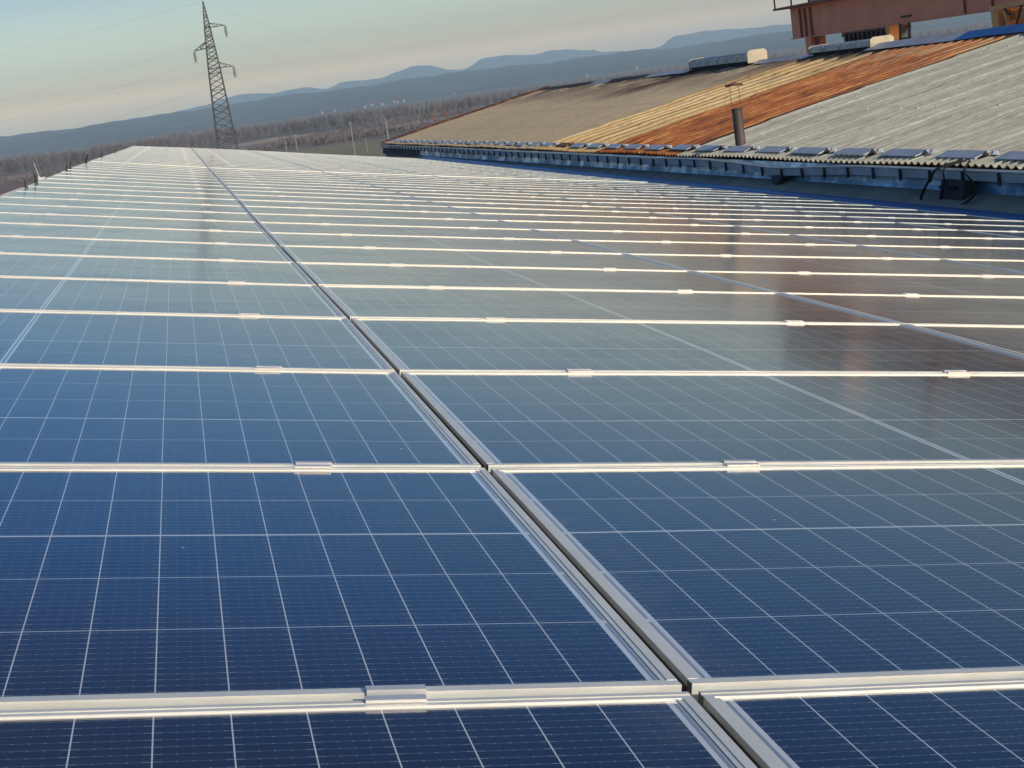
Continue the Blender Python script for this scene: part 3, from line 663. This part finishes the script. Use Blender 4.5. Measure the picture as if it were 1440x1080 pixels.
# ------------------------------------------------------------------ woods, scrub and single bare trees
M['twigs'] = simple('bare_twigs', (.16, .145, .158), 1, 0, .22, .045)
M['scrub'] = simple('scrub_twigs', (.165, .14, .145), 1, 0, .4, .06)
M['rusttwig'] = simple('orange_brown_twigs', (.22, .10, .055), 1, 0, .25, .2)
def bare(b, x, y, z, h, w, n, r_, tw=.22):
    # trunk and rising twigs as slim tapering blades in all directions
    tr = h * r_.uniform(.25, .4)
    for a in (0, math.pi / 2):
        dx, dy = math.cos(a) * tw * .45, math.sin(a) * tw * .45
        b.tri((x - dx, y - dy, z), (x + dx, y + dy, z), (x, y, z + h * .75))
    for k in range(n):
        a = r_.uniform(0, 2 * math.pi); s = r_.uniform(.08, .78); z0 = z + h * s * .9; q = r_.random()
        c_ = min(1.0, s + .28); rad = w * math.sqrt(max(.05, 1 - ((c_ - .58) / .5) ** 2)) * r_.uniform(.35, 1.05)
        z1 = z0 + rad * r_.uniform(.4, 1.3); z1 = min(z1, z + h * (r_.uniform(.84, 1.0) - .22 * (rad / w) ** 2))
        cx, cy = math.cos(a) * w * .22 * q, math.sin(a) * w * .22 * q; px, py = -math.sin(a) * tw * .6, math.cos(a) * tw * .6
        ex, ey = math.cos(a) * rad, math.sin(a) * rad
        b.tri((x + cx - px, y + cy - py, z0), (x + cx + px, y + cy + py, z0), (x + ex, y + ey, z1))
        if k % 2 == 0: b.tri((x + cx, y + cy, z0 - tw), (x + cx, y + cy, z0 + tw * .6), (x + ex * .9, y + ey * .9, z1 + .4))
FOREST = [(-60, 0), (-12, .01), (-5.7, .02), (-4.3, -.055), (-3.4, -.11), (-2.2, -.05), (-1.3, -.02), (.13, -.03), (1.3, -.10), (2.3, -.136), (3.7, -.17), (4.7, -.138), (5.7, -.105), (6.7, -.168), (7.6, -.183), (8.6, -.34), (9.6, -.26), (12.6, -.28), (15, -.25), (17.5, -.328), (24, -.3), (60, -.3)]
r_ = random.Random(11); b = MB(); az = -22.0
while az < 38:
    for row in range(4):
        D = 985 + row * 22 + 60 * math.sin(az * .55) + r_.uniform(-9, 9) + (60 if az > 7 else 0)
        e = crest(FOREST, az) + .03 * math.sin(az * 5 + 1) + r_.uniform(-.09, .03); h = max(5.0, H + D * math.tan(R(e)))
        x, y = azp(az + r_.uniform(-.1, .1), D); n = 80 if -7 < az < 20 else 14
        bare(b, x, y, 0, h, h * r_.uniform(.36, .55), n, r_, .20)
    az += .25
o = b.build('winter_wood', M['twigs']); tag(o, kind='stuff', label='long belt of bare grey brown winter woodland across the plain', cat='woodland')
b = MB(); az = -16
while az < 30:
    for row in range(3):
        D = 1250 + row * 320 + r_.uniform(-60, 60); e = crest(FOREST, az) - .05; h = max(6, H + D * math.tan(R(e)) * 1.0 - .5)
        x, y = azp(az, D); bare(b, x, y, 0, h, h * .45, 10, r_, .9)
    az += .3
o = b.build('far_wood', M['twigs']); tag(o, kind='stuff', label='farther woodland rows behind the front belt of bare trees', cat='woodland')
b = MB()
def scrubband(a0, a1, D0, D1, n, h):
    for _ in range(n):
        k = r_.random(); az = a0 + (a1 - a0) * k; D = D0 + (D1 - D0) * k + r_.gauss(0, 10)
        x, y = azp(az, D); hh = h * r_.uniform(.5, 1.3); bare(b, x, y, -.2, hh, hh * .6, 16, r_, .22)
scrubband(2.4, 5.6, 665, 730, 170, 3.2); scrubband(4.6, 9.5, 640, 690, 260, 3.4); scrubband(3.4, 6.4, 770, 800, 120, 3.0); scrubband(6.5, 11, 830, 880, 140, 4.0)
scrubband(-8, -2.2, 800, 830, 170, 3.2); scrubband(-4, 1.0, 880, 920, 160, 4.0); scrubband(1.6, 3.2, 640, 655, 60, 2.6); scrubband(-8, -1, 735, 760, 140, 2.6)
o = b.build('scrub', M['scrub']); tag(o, kind='stuff', label='purplish brown scrub and hedges between the winter fields', cat='scrub')
def limb_tree(name, az, D, h, lb, mat, seed, spread=.5):
    q = random.Random(seed); e = tag(empty(name, (*azp(az, D), 0)), lb, 'tree', 'single bare trees on the plain'); tr = MB(); cr = MB()
    tr.tube([(0, 0, -.3), (.1, 0, h * .25), (.05, .1, h * .55)], [.22, .17, .09], 6)
    def grow(p, d, L_, r0, lev):
        e_ = p + d * L_; (tr if lev < 2 else cr).tube([p, (p + e_) / 2 + Vector((q.uniform(-.1, .1), q.uniform(-.1, .1), .05)) * L_ * .5, e_], [r0, r0 * .75, r0 * .45], 4, False)
        if lev < 4:
            for _ in range(4 if lev < 3 else 3):
                nd = (d + Vector((q.uniform(-1, 1), q.uniform(-1, 1), q.uniform(-.3, .8))) * spread).normalized(); grow(p + d * L_ * q.uniform(.45, 1), nd, L_ * q.uniform(.55, .75), r0 * .55, lev + 1)
    for k in range(5):
        a = k * 1.26 + q.random(); grow(Vector((0, 0, h * (.2 + .08 * k))), Vector((math.cos(a) * .8, math.sin(a) * .8, .9)).normalized(), h * .27, .10, 1)
    tr.build('trunk', mat, e); cr.build('crown', mat, e)
limb_tree('bare_tree', 9.22, 700, 8.6, 'orange brown bare tree just above the rusty gable edge', M['rusttwig'], 4, .6)
limb_tree('bare_tree', 8.75, 720, 6.4, 'small reddish bare tree left of the taller orange one', M['rusttwig'], 9, .6)
limb_tree('bare_tree', 9.75, 700, 5.2, 'low orange bare tree right of the taller orange one', M['rusttwig'], 14, .6)

# ------------------------------------------------------------------ poles
M['concrete'] = simple('pale_concrete_pole', (.22, .205, .195), .8, 0, .1)
def pole(az, D, h, lb, lean=0, w=.17, arm=True):
    e = tag(empty('utility_pole', (*azp(az, D), 0)), lb, 'pole', 'concrete poles on the plain')
    b = MB(); b.tube([(0, 0, -.2), (lean * h, 0, h)], [w, w * .6], 8); b.build('post', M['concrete'], e)
    if arm:
        b = MB(); b.bar((lean * h - .8, 0, h - .4), (lean * h + .8, 0, h - .4), .12); b.build('crossarm', M['concrete'], e)
        b = MB()
        for s in (-.7, 0, .7): b.tube([(lean * h + s, 0, h - .34), (lean * h + s, 0, h - .1)], .05, 6)
        b.build('insulator', M['iron'], e)
pole(5.91, 461, 8.9, 'tall pale concrete pole on the green field', .004, .19)
pole(7.13, 520, 8.2, 'pale concrete pole right at the corner of the rusty roof', -.003, .26, False)
pole(6.35, 455, 4.2, 'short pale post beside the tall pole on the green field', 0, .12, False)
pole(3.62, 600, 5.6, 'pale short pole left of a similar one behind the far panels', 0, .2)
pole(3.98, 590, 6.0, 'pale short pole right of a similar one behind the far panels', 0, .2)

# ------------------------------------------------------------------ lattice pylon
M['steel'] = simple('weathered_galvanised_steel', (.055, .06, .06), .65, .3, .2, 1)
M['porc'] = simple('dark_glass_insulator', (.045, .07, .06), .3, 0, .2)
px_, py_ = azp(1.66, 264)
py = tag(empty('electricity_pylon', (px_, py_, 0)), 'tall dark lattice electricity pylon beyond the far end of the panels', 'pylon')
py.rotation_euler = (0, 0, R(-1.66 - 3))
ZTOP = 18.42 + H
def hw(z): # half width of the mast
    return max(.04, 1.95 * (1 - z / (ZTOP * 1.0)) ** .82 * .78 + .02) if z < ZTOP else .04
def hw(z):
    tab = [(0, 1.95), (10, 1.45), (18, 1.10), (22, .90), (26, .62), (28.6, .42), (ZTOP, .03)]
    return lerp_tab(tab, z)
b = MB(); T = .13
zs = [0.0]
while zs[-1] < ZTOP - .6: zs.append(min(ZTOP, zs[-1] + max(.5, hw(zs[-1]) * .85)))
zs[-1] = ZTOP
for s in ((-1, -1), (1, -1), (1, 1), (-1, 1)):
    for a, c in zip(zs, zs[1:]): b.bar((s[0] * hw(a), s[1] * hw(a), a), (s[0] * hw(c), s[1] * hw(c), c), .15)
b.build('leg', M['steel'], py)
b = MB(); cs = ((-1, -1), (1, -1), (1, 1), (-1, 1))
for i, (a, c) in enumerate(zip(zs, zs[1:])):
    if a > ZTOP - 1.2: break
    for k in range(4):
        p, q = cs[k], cs[(k + 1) % 4]
        b.bar((p[0] * hw(a), p[1] * hw(a), a), (q[0] * hw(c), q[1] * hw(c), c), .075); b.bar((q[0] * hw(a), q[1] * hw(a), a), (p[0] * hw(c), p[1] * hw(c), c), .075)
        if i % 3 == 0: b.bar((p[0] * hw(a), p[1] * hw(a), a), (q[0] * hw(a), q[1] * hw(a), a), .07)
b.build('lattice', M['steel'], py)
for s, zt_, zb_, ln, zi in ((1, 29.05, 28.4, 2.72, 14.45 + H), (-1, 26.3, 25.35, 2.60, 11.15 + H), (1, 23.0, 22.15, 3.0, 8.1 + H)):
    b = MB(); tip = (s * ln, 0, zi)
    for yy in (-1, 1):
        b.bar((s * hw(zb_), yy * hw(zb_), zb_), tip, .11); b.bar((s * hw(zt_), yy * hw(zt_), zt_), tip, .10)
        b.bar((-s * hw(zb_), yy * hw(zb_), zb_), (s * hw(zb_), yy * hw(zb_), zb_), .10)
        m1 = Vector((s * hw(zb_), yy * hw(zb_), zb_)).lerp(Vector(tip), .45); m2 = Vector((s * hw(zt_), yy * hw(zt_), zt_)).lerp(Vector(tip), .45)
        b.bar(m1, m2, .07); b.bar((s * hw(zt_), yy * hw(zt_), zt_), m1, .06)
    b.build('crossarm', M['steel'], py)
    b = MB(); b.tube([(tip[0], 0, zi), (tip[0], 0, zi - 1.75)], .03, 5)
    for k in range(8): b.tube([(tip[0], 0, zi - .22 - k * .18), (tip[0], 0, zi - .30 - k * .18)], [.27, .17], 8)
    b.tube([(tip[0] - .15, 0, zi - 1.72), (tip[0] + .15, 0, zi - 1.72)], .05, 5)
    b.build('insulator_string', M['porc'], py)
def wire(p0, p1, sag, lb, grp='overhead lines at the pylon'):
    pts = []
    for k in range(41):
        t_ = k / 40; p = Vector(p0).lerp(Vector(p1), t_); p.z -= 4 * sag * t_ * (1 - t_); p.z = max(p.z, 1 - H); pts.append(p + Vector((0, 0, H)))
    b = MB(); b.tube(pts, .0075, 4, False); o = b.build('power_line', M['steel']); tag(o, lb, 'power line', grp)
top = (7.62, 263.89, 18.4); i1 = (10.4, 263.7, 12.7); i2 = (5.05, 263.95, 9.42); i3 = (10.66, 263.7, 6.35)
wire(top, (-274, 752, 18), .8, 'highest faint wire running left from the pylon top'); wire(i1, (-270, 755, 13), 6, 'faint wire running left from the upper right arm')
wire(i2, (-276, 750, 10), 9, 'faint wire running left from the left arm'); wire(i3, (-268, 757, 8), 13, 'lowest faint wire running left from the lower right arm')
wire(top, (215, 875, -4), 10, 'highest faint wire running right from the pylon top')
wire(i1, (218, 873, -10), 13.5, 'wire running down right from the upper right arm'); wire(i2, (214, 876, -10), 13, 'wire running down right from the left arm'); wire(i3, (222, 870, -12), 12.5, 'wire running down right from the lower right arm')

# ------------------------------------------------------------------ village far off
hm = [simple('white_house_wall', (.24, .235, .23), .8, 0, .05), simple('cream_house_wall', (.24, .22, .19), .8, 0, .05)]; rm = simple('red_tile_roof', (.30, .11, .07), .8, 0, .2)
HS = [(5.0, 'leftmost'), (5.45, None), (6.5, None), (6.75, None), (7.05, None), (7.12, None), (7.5, None), (7.62, None), (7.85, None), (9.6, None), (14.2, None), (15.9, None)]
import bisect
def ground_near(az, D):
    q = .65 * (D - 3400) / 2600; return fnear((az + 60) / 120, q)[2]
HL = ['far white house alone at the left end of the village under the hills', 'far house second from the left end of the village under the hills', 'far cream house left of the village cluster',
      'far white house at the left side of the village cluster', 'bright far house in the middle of the village cluster', 'far house touching the brightest one on its right', 'far house between the brightest house and the gable',
      'small far house right of the cluster middle', 'far house at the right side of the village cluster', 'far house above the tree tops near the orange tree', 'lone far house under the hills above the tan roof', 'rightmost lone far house under the hills above the tan roof']
for i, (az, _) in enumerate(HS):
    D = 3560 + 120 * math.sin(i * 2.4); e = tag(empty('far_house', (*azp(az, D), ground_near(az, D))), HL[i], 'house', 'houses of the far village')
    w, dp, h = rnd.uniform(3.5, 5.5), 6, rnd.uniform(3.0, 4.5); e.rotation_euler = (0, 0, rnd.uniform(-.5, .5))
    b = MB(); b.box(-w / 2, w / 2, -dp / 2, dp / 2, -2, h); b.build('wall', hm[i % 2], e)
    b = MB(); n0 = 0; b.v = [(-w / 2 - .3, -dp / 2 - .3, h + .003), (w / 2 + .3, -dp / 2 - .3, h + .003), (w / 2 + .3, dp / 2 + .3, h + .003), (-w / 2 - .3, dp / 2 + .3, h + .003), (-w / 2 - .3, 0, h + 2), (w / 2 + .3, 0, h + 2)]
    b.f = [(0, 1, 5, 4), (2, 3, 4, 5), (0, 4, 3), (1, 2, 5), (3, 2, 1, 0)]; b.build('roof', rm, e)

# ------------------------------------------------------------------ haze
b = MB(); b.box(-13500, 13500, -450, 12200, -1.5, 215); o = b.build('haze', M['white']); tag(o, kind='stuff', label='thin pale winter haze over the whole plain', cat='haze')
hz = bpy.data.materials.new('haze_air'); hz.use_nodes = True; nt = hz.node_tree; nt.nodes.clear()
pv = nt.nodes.new('ShaderNodeVolumePrincipled'); mo = nt.nodes.new('ShaderNodeOutputMaterial'); nt.links.new(pv.outputs[0], mo.inputs['Volume'])
pv.inputs['Color'].default_value = (.58, .82, 1.0, 1); pv.inputs['Density'].default_value = .00012; pv.inputs['Anisotropy'].default_value = 0.0
o.data.materials.clear(); o.data.materials.append(hz)
